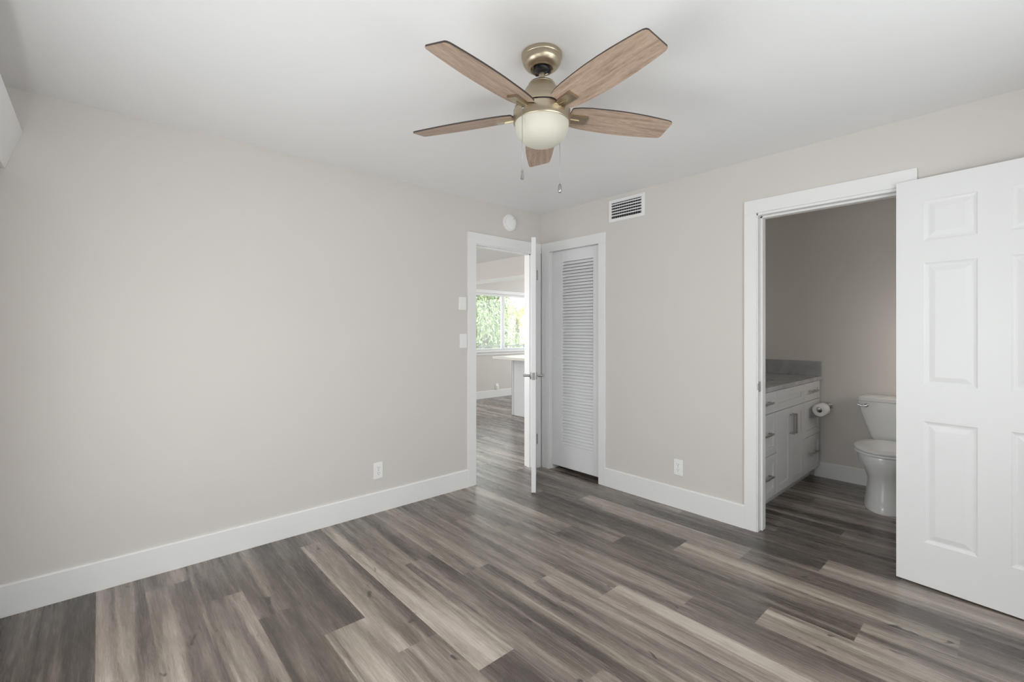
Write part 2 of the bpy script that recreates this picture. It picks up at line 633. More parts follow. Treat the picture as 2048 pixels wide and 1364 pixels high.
wall_with_openings('wall_living_end', 'y', -3.99, 0.0, -4.82, -4.7, [(-3.15, -0.65, 0.7, 2.2)], M['wall'], 'living room end wall')


# ------------------------------------------------------------------ baseboards
def board_profile(t, h):
    return [(0, 0), (t, 0), (t, h - 0.006), (t - 0.005, h), (0, h)]


def baseboard(name, axis, a0, a1, face, sign, label, h=0.146, t=0.015):
    bm = BM()
    pts = [(face + sign * p[0], p[1]) for p in board_profile(t, h)]
    prism(bm, pts, axis, a0, a1)
    return struct(name, bm, M['trim'], label=label, cat='baseboard')


baseboard('baseboard_left', 'x', 0.886, 3.62, 0.0, 1, 'tall white baseboard along the long beige wall')
baseboard('baseboard_right', 'y', 0.757, 1.876, 0.0, 1, 'white baseboard between closet door and bathroom doorway', h=0.152)
baseboard('baseboard_bathroom', 'y', 1.845, 2.90, -1.63, 1, 'white baseboard behind the toilet', h=0.135, t=0.014)
baseboard('baseboard_far', 'x', -4.7, 2.62, -3.86, 1, 'white baseboard under the living room window', h=0.14)


# ------------------------------------------------------------------ casings
def casing_x(bm, x0, x1, z0, z1, y0=0.0, y1=0.016):
    box(bm, x0, x1, y0, y1, z0, z1, 0.002)


# entry door frame (in the left wall)
bm = BM()
box(bm, 0.800, 0.886, 0.0, 0.016, 0, 2.04, 0.0015)
box(bm, 0.020, 0.100, 0.0, 0.016, 0, 2.04, 0.0015)
box(bm, 0.016, 0.886, 0.0, 0.016, 2.04, 2.131, 0.0015)
# jamb liners and stops
box(bm, 0.094, 0.112, -0.121, 0.001, 0, 2.045)
box(bm, 0.803, 0.821, -0.121, 0.001, 0, 2.045)
box(bm, 0.094, 0.821, -0.121, 0.001, 2.033, 2.05)
box(bm, 0.112, 0.122, -0.075, -0.042, 0, 2.033)
box(bm, 0.793, 0.803, -0.075, -0.042, 0, 2.033)
box(bm, 0.112, 0.803, -0.075, -0.042, 2.023, 2.033)
struct('trim_1', bm, M['trim'], label='white casing and jamb of the open entry doorway', cat='door casing')

# closet door frame
bm = BM()
box(bm, 0.0, 0.016, 0.016, 0.113, 0, 2.045, 0.0015)
box(bm, 0.016, 0.022, 0.022, 0.05, 0, 2.045, 0.002)
box(bm, 0.016, 0.021, 0.075, 0.105, 0, 2.045, 0.002)
box(bm, 0.0, 0.016, 0.688, 0.757, 0, 2.045, 0.0015)
box(bm, 0.0, 0.016, 0.016, 0.757, 2.045, 2.131, 0.0015)
box(bm, -0.12, 0.001, 0.100, 0.114, 0, 2.055)
box(bm, -0.12, 0.001, 0.690, 0.702, 0, 2.055)
box(bm, -0.12, 0.001, 0.100, 0.702, 2.047, 2.06)
struct('trim_2', bm, M['trim'], label='white casing around the louvred closet door', cat='door casing')

# bathroom door frame
bm = BM()
box(bm, 0.0, 0.016, 1.876, 1.952, 0, 2.062, 0.0015)
box(bm, 0.0, 0.012, 2.664, 2.737, 0, 2.062, 0.0015)
box(bm, 0.0, 0.016, 1.876, 2.737, 2.062, 2.148, 0.0015)
box(bm, -0.125, 0.006, 1.940, 1.958, 0, 2.06)
box(bm, -0.125, 0.006, 2.662, 2.680, 0, 2.06)
box(bm, -0.125, 0.006, 1.940, 2.680, 2.047, 2.062)
box(bm, -0.088, -0.040, 1.958, 1.970, 0, 2.047, 0.001)
box(bm, -0.088, -0.040, 2.650, 2.662, 0, 2.047, 0.001)
box(bm, -0.088, -0.040, 1.958, 2.662, 2.035, 2.047, 0.001)
tr3 = struct('trim_3', bm, M['trim'], label='white casing and jamb of the bathroom doorway', cat='door casing')
bm = BM()
box(bm, -0.036, -0.004, 1.958, 1.961, 0.905, 0.972, 0.001)
box(bm, -0.004, 0.009, 1.956, 1.961, 0.918, 0.960, 0.001)
obj('strike_plate', bm, M['steel'], tr3)['label'] = 'small steel strike plate'


# ------------------------------------------------------------------ doors
def six_panel_face(bm, w, h, y, sgn, panels):
    """one face of a moulded door in local coords: x along the leaf, plane y, normal sgn*y; panels (x0,x1,z0,z1)"""
    xs = sorted({0, w, *[p[0] for p in panels], *[p[1] for p in panels]})
    zs = sorted({0, h, *[p[2] for p in panels], *[p[3] for p in panels]})
    fs = []
    def quad(*pts):
        f = bm.faces.new([bm.verts.new(p) for p in pts])
        fs.append(f)
    for i in range(len(xs) - 1):
        for k in range(len(zs) - 1):
            c = ((xs[i] + xs[i + 1]) / 2, (zs[k] + zs[k + 1]) / 2)
            if any(p[0] < c[0] < p[1] and p[2] < c[1] < p[3] for p in panels):
                continue
            quad((xs[i], y, zs[k]), (xs[i + 1], y, zs[k]), (xs[i + 1], y, zs[k + 1]), (xs[i], y, zs[k + 1]))
    d = -sgn
    # moulding rings: (inset, depth)
    rings = [(0.0, 0.0), (0.007, 0.004), (0.015, 0.0062), (0.021, 0.0062), (0.041, 0.0016), (0.045, 0.001)]
    for x0, x1, z0, z1 in panels:
        prev = None
        for ins, dep in rings:
            cur = [(x0 + ins, y + d * dep, z0 + ins), (x1 - ins, y + d * dep, z0 + ins), (x1 - ins, y + d * dep, z1 - ins), (x0 + ins, y + d * dep, z1 - ins)]
            if prev:
                for i in range(4):
                    quad(prev[i], prev[(i + 1) % 4], cur[(i + 1) % 4], cur[i])
            prev = cur
        quad(*prev)
    for f in fs:
        f.normal_update()
        if f.normal.y * sgn < 0:
            f.normal_flip()
    return bm


def six_panel_leaf(bm, w, h, t, panels):
    six_panel_face(bm, w, h, t, 1, panels)
    six_panel_face(bm, w, h, 0.0, -1, panels)
    for q in (((0, 0, 0), (w, 0, 0), (w, t, 0), (0, t, 0)), ((0, 0, h), (0, t, h), (w, t, h), (w, 0, h)),
              ((0, 0, 0), (0, t, 0), (0, t, h), (0, 0, h)), ((w, 0, 0), (w, 0, h), (w, t, h), (w, t, 0))):
        bm.faces.new([bm.verts.new(p) for p in q])
    bmesh.ops.remove_doubles(bm, verts=bm.verts, dist=1e-5)


def hinge_mesh(z, x, y):
    bm = BM()
    lathe(bm, [(0, -0.045), (0.006, -0.045), (0.006, 0.045), (0, 0.045)], 12, Matrix.Translation((x, y, z)))
    lathe(bm, [(0, 0.045), (0.004, 0.045), (0.004, 0.050), (0, 0.051)], 10, Matrix.Translation((x, y, z)))
    box(bm, x, x + 0.03, y - 0.004, y - 0.001, z - 0.044, z + 0.044)
    return bm


def lever_set(parent, x, z, t, front=1):
    """lever handle; front +1 on y=t face, -1 on y=0 face"""
    y = t if front > 0 else 0.0
    s = front
    bm = BM()
    Mx = Matrix.Translation((x, y, z)) @ Matrix.Rotation(-s * PI / 2, 4, 'X')
    lathe(bm, [(0, 0), (0.032, 0), (0.032, 0.004), (0.029, 0.008), (0.018, 0.012), (0.011, 0.018), (0.010, 0.045), (0, 0.045)], 32, Mx)
    h = obj('handle', bm, M['chrome'], parent, smooth=True, local=True, auto=35)
    bm = BM()
    tube(bm, [(x, y + s * 0.018, z), (x, y + s * 0.05, z), (x - 0.012, y + s * 0.058, z), (x - 0.05, y + s * 0.060, z), (x - 0.11, y + s * 0.056, z - 0.002)],
         [0.0105, 0.0105, 0.0115, 0.0110, 0.0095], 12)
    obj('lever', bm, M['chrome'], h, smooth=True, local=True, auto=40)


# entry door: hinged next to the corner, swung into the room towards the camera
ang = R(44.5)
d1 = thing('door_1', 'white entry door standing open, seen edge-on with its lever latch', 'door', (0.121, 0.004, 0.010), ang, kind='structure')
W1, H1, T1 = 0.675, 2.038, 0.035
px = [(0.11, 0.298), (0.375, 0.565)]
pz = [(0.23, 0.84), (1.02, 1.64), (1.75, 1.96)]
panels1 = [(a, b_, c, d_) for a, b_ in px for c, d_ in pz]
bm = BM(); six_panel_leaf(bm, W1, H1, T1, panels1)
obj('door_leaf', bm, M['door'], d1, local=True)
lever_set(d1, W1 - 0.062, 0.928, T1, 1)
lever_set(d1, W1 - 0.062, 0.928, T1, -1)
bm = BM()
box(bm, W1 - 0.001, W1 + 0.0015, 0.005, T1 - 0.005, 0.928 - 0.029, 0.928 + 0.029, 0.0008)
box(bm, W1, W1 + 0.011, 0.011, 0.024, 0.928 - 0.011, 0.928 + 0.009, 0.002)
lathe(bm, [(0, 0), (0.0035, 0), (0.0025, 0.0012), (0, 0.0014)], 10, Matrix.Translation((W1 + 0.0015, T1 / 2, 0.928 + 0.021)) @ Matrix.Rotation(PI / 2, 4, 'Y'))
lathe(bm, [(0, 0), (0.0035, 0), (0.0025, 0.0012), (0, 0.0014)], 10, Matrix.Translation((W1 + 0.0015, T1 / 2, 0.928 - 0.021)) @ Matrix.Rotation(PI / 2, 4, 'Y'))
obj('latch_plate', bm, M['chrome'], d1, local=True)
for hz in (0.27, 1.815):
    obj('hinge', hinge_mesh(hz, -0.002, T1 + 0.006), M['steel'], d1, smooth=True, local=True, auto=30)

# bathroom door: folded back almost flat against the wall
d3 = thing('door_3', 'white six-panel door folded back against the wall beside the bathroom', 'door', (0.047, 2.657, 0.010), R(90 - 6.2), kind='structure')
W3, H3, T3 = 0.705, 2.066, 0.031
panels3 = [(a, b_, c, d_) for a, b_ in ((0.110, 0.306), (0.413, 0.595)) for c, d_ in ((0.219, 0.833), (1.015, 1.635), (1.747, 1.953))]
bm = BM(); six_panel_leaf(bm, W3, H3, T3, panels3)
bmesh.ops.translate(bm, verts=bm.verts, vec=(0, 0.0, 0))
leaf3 = obj('door_leaf', bm, M['door'], d3, local=True)
lever_set(d3, W3 - 0.062, 0.945, T3, 1)
lever_set(d3, W3 - 0.062, 0.945, T3, -1)
for hz in (0.25, 1.03, 1.83):
    obj('hinge', hinge_mesh(hz, -0.003, T3 + 0.003), M['steel'], d3, smooth=True, local=True, auto=30)

# louvred closet door
d2 = thing('door_2', 'narrow white closet door with a tall louvred panel', 'door', (-0.045, 0.115, 0.0), 0, kind='structure')
FX = -0.030                     # front face
bm = BM()
box(bm, FX - 0.032, FX, 0.115, 0.240, 0.040, 2.045, 0.0012)
box(bm, FX - 0.032, FX, 0.598, 0.688, 0.040, 2.045, 0.0012)
obj('stile', bm, M['door'], d2)
bm = BM()
box(bm, FX - 0.032, FX, 0.240, 0.598, 0.040, 0.252, 0.0012)
box(bm, FX - 0.032, FX, 0.240, 0.598, 1.940, 2.045, 0.0012)
obj('rail', bm, M['door'], d2)
bm = BM()
zz = 0.252
pitch = 0.0281
n_l = int((1.940 - 0.252) / pitch)
for i in range(n_l + 1):
    z0 = 0.252 + i * pitch
    # outer edge low, inner edge high; each slat overlaps the one beneath it
    pts = [(FX - 0.006, z0 + 0.0005), (FX - 0.002, z0 + 0.0015), (FX - 0.001, z0 + 0.004), (FX - 0.016, min(z0 + 0.0268, 1.943)), (FX - 0.0205, min(z0 + 0.0258, 1.942))]
    prism(bm, pts, 'y', 0.238, 0.600)
obj('louvres', bm, M['door'], d2)
bm = BM()
lathe(bm, [(0, 0.004), (0.009, 0.004), (0.013, 0.003), (0.014, 0.0)], 24, Matrix.Translation((FX, 0.142, 1.05)) @ Matrix.Rotation(PI / 2, 4, 'Y'))
obj('finger_pull', bm, M['door'], d2, smooth=True)

# ------------------------------------------------------------------ ceiling fan
FXc, FYc = 1.8417, 1.8063
fan = thing('ceiling_fan', 'five-bladed ceiling fan with driftwood blades, brushed brass body and frosted light bowl', 'ceiling fan', (FXc, FYc, H))
T0 = Matrix.Translation((FXc, FYc, 0))
bm = BM()
lathe(bm, [(0.0, H), (0.078, H), (0.082, H - 0.004), (0.082, H - 0.016), (0.0795, H - 0.019), (0.080, H - 0.022), (0.076, H - 0.036), (0.066, H - 0.051), (0.052, H - 0.061), (0.047, H - 0.063), (0.043, H - 0.060), (0.040, H - 0.050), (0.0, H - 0.045)], 64, T0)
obj('canopy', bm, M['brass'], fan, smooth=True, auto=40)
bm = BM()
lathe(bm, [(0, H - 0.04), (0.026, H - 0.043), (0.034, H - 0.055), (0.031, H - 0.066), (0.020, H - 0.074), (0.014, H - 0.076), (0, H - 0.076)], 40, T0)
for a in range(3):
    th = a * 2.1 + 0.4
    lathe(bm, [(0, 0), (0.007, 0.001), (0.008, 0.006), (0.005, 0.011), (0, 0.012)], 12, T0 @ Matrix.Translation((0.030 * math.cos(th), 0.030 * math.sin(th), H - 0.074)))
obj('hanger_ball', bm, M['black'], fan, smooth=True, auto=50)
bm = BM()
lathe(bm, [(0, H - 0.06), (0.0125, H - 0.06), (0.0125, 2.300), (0, 2.300)], 24, T0)
obj('downrod', bm, M['brass'], fan, smooth=True, auto=40)
bm = BM()
lathe(bm, [(0.0, 2.309), (0.016, 2.309), (0.018, 2.302), (0.036, 2.302), (0.050, 2.298), (0.054, 2.293), (0.053, 2.290), (0.056, 2.286), (0.068, 2.270), (0.080, 2.245), (0.086, 2.225), (0.0875, 2.214), (0.100, 2.212), (0.108, 2.208), (0.110, 2.200), (0.110, 2.192), (0.0, 2.192)], 72, T0)
obj('motor_housing', bm, M['brass'], fan, smooth=True, auto=38)
bm = BM()
lathe(bm, [(0.0, 2.193), (0.106, 2.193), (0.106, 2.184), (0.0, 2.184)], 64, T0)
obj('shadow_gap', bm, M['black'], fan, smooth=True, auto=40)
bm = BM()
lathe(bm, [(0.0, 2.186), (0.112, 2.186), (0.1145, 2.184), (0.1145, 2.140), (0.1125, 2.136), (0.109, 2.136), (0.0, 2.140)], 72, T0)
obj('switch_housing', bm, M['brass'], fan, smooth=True, auto=38)
bm = BM()
prof = [(0.0, 2.139), (0.1085, 2.139)]
for i in range(0, 19):
    t = i / 18 * PI / 2
    prof.append((0.1085 * math.cos(t) ** 0.72 if i < 18 else 0.0, 2.134 - 0.087 * math.sin(t)))
lathe(bm, prof, 72, T0)
obj('light_bowl', bm, M['glass_bowl'], fan, smooth=True, auto=60)

PITCH = -0.229
ZB = 2.180
outline = [(0.117, 0.047), (0.121, 0.0505), (0.150, 0.0590), (0.195, 0.0650), (0.26, 0.0685), (0.32, 0.0705), (0.38, 0.070), (0.44, 0.067), (0.50, 0.0618), (0.545, 0.0572), (0.562, 0.0545), (0.571, 0.050), (0.575, 0.043)]
for k in range(5):
    th = 0.169 + k * 2 * PI / 5
    Mb = T0 @ Matrix.Rotation(th, 4, 'Z') @ Matrix.Translation((0, 0, ZB)) @ Matrix.Rotation(PITCH, 4, 'X')
    bm = BM()
    uvl = bm.loops.layers.uv.new('grain')
    top, bot = [], []
    pts = [(x, w) for x, w in outline] + [(x, -w) for x, w in reversed(outline)]
    hb = 0.003
    B = [bm.verts.new((x, y, -hb)) for x, y in pts]
    Tt = [bm.verts.new((x, y, hb)) for x, y in pts]
    fb = bm.faces.new(B[::-1]) ; ft = bm.faces.new(Tt)
    n = len(pts)
    sides = [bm.faces.new((B[i], B[(i + 1) % n], Tt[(i + 1) % n], Tt[i])) for i in range(n)]
    bmesh.ops.recalc_face_normals(bm, faces=bm.faces[:])
    for f in (fb, ft):
        for lp in f.loops:
            lp[uvl].uv = (lp.vert.co.x + k * 3.1, lp.vert.co.y + k * 1.7)
    for f in sides:
        f.material_index = 1
    bm.transform(Mb)
    bl = obj('blade', bm, [M['blade'], M['blade_edge']], fan)
    # blade iron: arm from the motor, forked plate under the blade
    bm = BM()
    za = -hb - 0.0005
    prism(bm, [(0.098, -0.012), (0.098, 0.012), (0.125, 0.0200), (0.195, 0.0220), (0.195, -0.0220), (0.125, -0.0200)], 'z', za - 0.0100, za)
    prism(bm, [(0.098, 0.004), (0.160, 0.0016), (0.160, -0.0016), (0.098, -0.004)], 'z', za - 0.0130, za - 0.0100)
    box(bm, 0.088, 0.112, -0.014, 0.014, za - 0.010, za + 0.012, 0.003)
    bm.transform(Mb)
    obj('blade_arm', bm, M['brass'], fan)


def chain(px_, py_, ztop, zfob, fob):
    bm = BM()
    z = ztop
    tube(bm, [(px_, py_, ztop), (px_, py_, zfob)], 0.0009, 6)
    while z > zfob:
        bmesh.ops.create_icosphere(bm, subdivisions=1, radius=0.0017, matrix=Matrix.Translation((px_, py_, z)))
        z -= 0.0055
    c = obj('pull_chain', bm, M['steel'], fan, smooth=True)
    bm = BM()
    lathe(bm, [(r_, zfob + q) for r_, q in fob], 20, Matrix.Translation((px_, py_, 0)))
    obj('pull_fob', bm, M['nickel'], c, smooth=True, auto=50)


# positions follow from the camera-space depth of the two sides of the switch housing
def at(px_, depth):
    x = (px_ - 1024) / 921 * depth
    rt = Vector((-0.74416, 0.66800, 0)); fw = Vector((-0.66800, -0.74416, 0))
    return CAM + rt * x + fw * depth


p1 = at(1044.5, 1.772)
p2 = at(1119.5, 1.945)
chain(p1.x, p1.y, 2.158, 1.916, [(0, 0.004), (0.0025, 0.004), (0.0045, -0.004), (0.003, -0.010), (0.005, -0.017), (0.0062, -0.026), (0.0062, -0.032), (0, -0.032)])
chain(p2.x, p2.y, 2.158, 1.921, [(0, 0.001), (0.004, -0.001), (0.0072, -0.008), (0.0075, -0.03), (0.005, -0.037), (0, -0.039)])
for p in (p1, p2):
    bm = BM()
    c0 = Vector((FXc, FYc, 2.160)); d = (Vector((p.x, p.y, 2.160)) - c0).normalized()
    tube(bm, [c0 + d * 0.112, c0 + d * 0.1165, Vector((p.x, p.y, 2.160))], [0.006, 0.005, 0.0035], 12)
    obj('chain_outlet', bm, M['nickel'], fan, smooth=True)

# ------------------------------------------------------------------ things on the bedroom walls
# smoke detector
sd = thing('smoke_detector', 'round white smoke detector high on the wall above the entry door', 'smoke detector', (0.418, 0.0, 2.276))
MY = Matrix.Translation((0.418, 0.0, 2.276)) @ Matrix.Rotation(-PI / 2, 4, 'X')
bm = BM()
lathe(bm, [(0, 0), (0.074, 0), (0.075, 0.004), (0.074, 0.014), (0.066, 0.018), (0, 0.018)], 48, MY)
obj('base', bm, M['plastic'], sd, smooth=True, auto=35)
bm = BM()
lathe(bm, [(0.060, 0.017), (0.062, 0.019), (0.062, 0.030), (0.057, 0.036), (0.030, 0.041), (0, 0.042)], 48, MY)
obj('cover', bm, M['plastic'], sd, smooth=True, auto=45)
bm = BM()
lathe(bm, [(0.004, 0), (0.004, 0.002), (0, 0.0025)], 12, Matrix.Translation((0.394, 0.0375, 2.308)) @ Matrix.Rotation(-PI / 2, 4, 'X'))
obj('test_light', bm, M['plastic_grey'], sd, smooth=True)

# supply air register
av = thing('air_vent', 'white metal air register with dark gaps below the ceiling', 'air vent', (0.0, 0.959, 2.292))
y0, y1, z0, z1 = 0.789, 1.129, 2.199, 2.385
fr = 0.030
bm = BM()
ring = [(0.0005, 0.0), (0.009, 0.003), (0.011, 0.006), (0.011, fr - 0.004), (0.006, fr)]
prev = None
for hx, ins in ring:
    cur = [bm.verts.new(p) for p in ((hx, y0 + ins, z0 + ins), (hx, y1 - ins, z0 + ins), (hx, y1 - ins, z1 - ins), (hx, y0 + ins, z1 - ins))]
    if prev:
        for i in range(4):
            bm.faces.new((prev[i], prev[(i + 1) % 4], cur[(i + 1) % 4], cur[i]))
    prev = cur
bmesh.ops.recalc_face_normals(bm, faces=bm.faces[:])
obj('frame', bm, M['vinyl'], av)
bm = BM(); box(bm, 0.0002, 0.0010, y0 + fr - 0.002, y1 - fr + 0.002, z0 + fr - 0.002, z1 - fr + 0.002)
obj('duct_opening', bm, M['dark'], av)
bm = BM()
for i in range(13):
    y = y0 + fr + (i + 0.5) * (y1 - y0 - 2 * fr) / 13
    box(bm, 0.0012, 0.0050, y - 0.0012, y + 0.0012, z0 + fr, z1 - fr)
obj('vertical_fins', bm, M['steel'], av)
bm = BM()
for i in range(5):
    z = z0 + fr + 0.018 + i * (z1 - z0 - 2 * fr - 0.012) / 5
    prism(bm, [(0.0052, z), (0.0105, z + 0.0035), (0.0105, z + 0.0085), (0.0052, z + 0.0055)], 'y', y0 + fr - 0.001, y1 - fr + 0.001)
obj('horizontal_slats', bm, M['vinyl'], av)


def plate_x(bm, xc, zc, w, h, t=0.006):      # plate on the Y=0 wall
    box(bm, xc - w / 2, xc + w / 2, 0.0002, t, zc - h / 2, zc + h / 2, 0.0022, 2)


# blank wall control and rocker switch
wc = thing('wall_control', 'small white wall control above the light switch', 'wall control', (0.938, 0, 1.527))
bm = BM(); plate_x(bm, 0.938, 1.527, 0.071, 0.108, 0.014)
obj('housing', bm, M['plastic'], wc)
bm = BM()
box(bm, 0.911, 0.965, 0.0135, 0.0155, 1.499, 1.574, 0.001)
box(bm, 0.911, 0.965, 0.0135, 0.0150, 1.480, 1.494, 0.0006)
obj('cover_panel', bm, M['plastic'], wc)

sw = thing('light_switch', 'white rocker light switch beside the entry door casing', 'light switch', (0.927, 0, 1.218))
bm = BM(); plate_x(bm, 0.927, 1.218, 0.072, 0.116)
obj('switch_plate', bm, M['plastic'], sw)
bm = BM()
prism(bm, [(0.0055, 1.186), (0.0105, 1.186), (0.0075, 1.218), (0.0115, 1.251), (0.0055, 1.251)], 'x', 0.911, 0.943)
obj('rocker', bm, M['plastic'], sw)


def outlet(cx, cz, axis, label):
    loc = (cx, 0, cz) if axis == 'x' else (0, cx, cz)
    o = thing('wall_outlet', label, 'outlet', loc, 0, 'duplex wall outlets')
    # local frame: a along the wall, n out of the wall
    if axis == 'x':
        Mw = Matrix.Translation((cx, 0, cz))
    else:
        Mw = Matrix.Translation((0, cx, cz)) @ Matrix.Rotation(-PI / 2, 4, 'Z')
    bm = BM(); box(bm, -0.036, 0.036, 0.0002, 0.006, -0.058, 0.058, 0.0024, 2); bm.transform(Mw)
    obj('outlet_plate', bm, M['plastic'], o)
    for s in (1, -1):
        bm = BM()
        pts = []
        for i in range(24):
            t = 2 * PI * i / 24
            pts.append((0.0172 * math.cos(t), s * 0.0195 + max(-0.0135, min(0.0135, 0.0172 * math.sin(t)))))
        prism(bm, pts, 'y', 0.0058, 0.0078); bm.transform(Mw)
        f = obj('receptacle', bm, M['plastic'], o)
        bm = BM()
        box(bm, -0.0078, -0.0056, 0.0074, 0.0081, s * 0.0195 + 0.000, s * 0.0195 + 0.0085)
        box(bm, 0.0056, 0.0078, 0.0074, 0.0081, s * 0.0195 + 0.001, s * 0.0195 + 0.0085)
        lathe(bm, [(0.0028, 0), (0.0028, 0.0007), (0, 0.0007)], 12, Matrix.Translation((0, 0.0076, s * 0.0195 - 0.007)) @ Matrix.Rotation(-PI / 2, 4, 'X'))
        bm.transform(Mw)
        obj('slots', bm, M['plastic_grey'], f)
    bm = BM()
    lathe(bm, [(0.0032, 0), (0.0028, 0.001), (0, 0.0013)], 12, Matrix.Translation((0, 0.006, 0)) @ Matrix.Rotation(-PI / 2, 4, 'X'))
    bm.transform(Mw)
    obj('screw', bm, M['steel'], o, smooth=True)


outlet(1.677, 0.297, 'x', 'white duplex outlet low on the long wall with the entry door')
outlet(1.408, 0.298, 'y', 'white duplex outlet between the closet door and the bathroom doorway')

# ------------------------------------------------------------------ bedroom windows (behind the camera) and the valance
def plain_window(name, axis, a0, a1, z0, z1, t0, t1, label):
    w = thing(name, label, 'window', ((a0 + a1) / 2, (t0 + t1) / 2, z0) if axis == 'x' else ((t0 + t1) / 2, (a0 + a1) / 2, z0), kind='structure')
    def b(bm, p0, p1, q0, q1, s0, s1):
        if axis == 'x': box(bm, p0, p1, s0, s1, q0, q1, 0.002)
        else: box(bm, s0, s1, p0, p1, q0, q1, 0.002)
    bm = BM()
    e = 0.05
    b(bm, a0, a1, z0, z0 + e, t0, t1); b(bm, a0, a1, z1 - e, z1, t0, t1)
    b(bm, a0, a0 + e, z0 + e, z1 - e, t0, t1); b(bm, a1 - e, a1, z0 + e, z1 - e, t0, t1)
    mid = (a0 + a1) / 2
    b(bm, mid - 0.035, mid + 0.035, z0 + e, z1 - e, t0, t1)
    obj('window_frame', bm, M['vinyl'], w)
    for p0, p1 in ((a0 + e, mid - 0.035), (mid + 0.035, a1 - e)):
        bm = BM()
        tm = t1 - 0.012 if axis == 'x' else t1 - 0.012
        b(bm, p0, p1, z0 + e, z1 - e, tm, tm + 0.004)
        obj('pane', bm, M['pane'], w)
    return w


plain_window('window_1', 'y', 0.95, 2.75, 0.45, 1.60, 3.69, 3.74, 'wide bedroom window under the white valance')
plain_window('window_3', 'x', 0.9, 2.9, 0.65, 2.03, 3.78, 3.82, 'bedroom window behind the camera')
plain_window('added_window_5', 'x', -1.48, -1.06, 0.94, 1.46, 2.96, 3.01, 'small unseen bathroom window added to let in fill light')
plain_window('added_window_6', 'y', -3.15, -0.65, 0.7, 2.2, -4.80, -4.75, 'unseen end window added to brighten the living room')
plain_window('window_4', 'y', -3.2, -1.0, 0.6, 2.1, 2.69, 2.74, 'side window of the living room')

va = thing('window_valance', 'white slanted valance box at the far upper left, over the bedroom window', 'valance', (3.56, 1.8, 2.04))
bm = BM()
prism(bm, [(3.436, 2.222), (3.440, 2.232), (3.615, 2.232), (3.615, 2.212), (3.452, 2.212), (3.508, 2.046), (3.492, 2.040)], 'y', 0.002, 3.60)
obj('valance_board', bm, M['trim'], va)

# ------------------------------------------------------------------ bathroom
VY = 1.888        # face of doors and drawers
VB = VY - 0.020   # face of the carcass
vanity = thing('vanity_cabinet', 'white shaker vanity cabinet with bar pulls in the bathroom', 'vanity cabinet', (-0.87, 1.6, 0))
bm = BM()
box(bm, -1.614, -0.122, 1.322, VB, 0.095, 0.70)
box(bm, -1.614, -0.122, VB - 0.02, VB, 0.70, 0.866)
box(bm, -1.614, -0.122, 1.322, 1.342, 0.70, 0.866)
box(bm, -1.614, -1.594, 1.342, VB - 0.02, 0.70, 0.866)
box(bm, -0.142, -0.122, 1.342, VB - 0.02, 0.70, 0.866)
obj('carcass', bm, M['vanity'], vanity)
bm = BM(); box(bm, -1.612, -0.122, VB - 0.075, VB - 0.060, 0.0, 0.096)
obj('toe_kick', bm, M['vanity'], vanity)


def shaker(bm, x0, x1, z0, z1, rail=0.055, y=VY, t=0.019, rec=0.009):
    if min(x1 - x0, z1 - z0) < 2.4 * rail:
        rail = min(rail, 0.042)
    box(bm, x0, x0 + rail, y - t, y, z0, z1, 0.0012)
    box(bm, x1 - rail, x1, y - t, y, z0, z1, 0.0012)
    box(bm, x0 + rail - 0.001, x1 - rail + 0.001, y - t, y, z0, z0 + rail, 0.0012)
    box(bm, x0 + rail - 0.001, x1 - rail + 0.001, y - t, y, z1 - rail, z1, 0.0012)
    box(bm, x0 + rail - 0.002, x1 - rail + 0.002, y - t, y - rec, z0 + rail - 0.002, z1 - rail + 0.002)


def pull(parent, xc, zc, ln, vertical):
    bm = BM()
    y1 = VY + 0.030
    w = 0.006
    if vertical:
        box(bm, xc - w, xc + w, y1 - 0.006, y1 + 0.006, zc - ln / 2, zc + ln / 2, 0.0015)
        for s in (-1, 1):
            z = zc + s * (ln / 2 - 0.006)
            box(bm, xc - w + 0.001, xc + w - 0.001, VY - 0.002, y1, z - 0.005, z + 0.005)
    else:
        box(bm, xc - ln / 2, xc + ln / 2, y1 - 0.006, y1 + 0.006, zc - w, zc + w, 0.0015)
        for s in (-1, 1):
            x = xc + s * (ln / 2 - 0.006)
            box(bm, x - 0.005, x + 0.005, VY - 0.002, y1, zc - w + 0.001, zc + w - 0.001)
    obj('handle', bm, M['nickel'], parent)


G = 0.0022
XL, XA, XB, XR = -1.614, -1.172, -0.540, -0.125
ZR = [(0.100, 0.404), (0.404, 0.706), (0.706, 0.862)]
for x0, x1 in ((XL, XA), (XB, XR)):
    for z0, z1 in ZR:
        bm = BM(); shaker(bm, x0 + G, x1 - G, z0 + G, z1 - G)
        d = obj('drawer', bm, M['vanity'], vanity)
        pull(d, (x0 + x1) / 2 + 0.01, (z0 + z1) / 2 + (0.012 if z1 < 0.8 else 0.004), 0.155, False)
bm = BM(); shaker(bm, XA + G, XB - G, 0.706 + G, 0.862 - G)
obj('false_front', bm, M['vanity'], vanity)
xm = (XA + XB) / 2
for x0, x1, hx in ((XA, xm, xm - 0.030), (xm, XB, xm + 0.030)):
    bm = BM(); shaker(bm, x0 + G, x1 - G, 0.100 + G, 0.706 - G)
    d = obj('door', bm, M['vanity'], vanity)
    pull(d, hx, 0.578, 0.155, True)

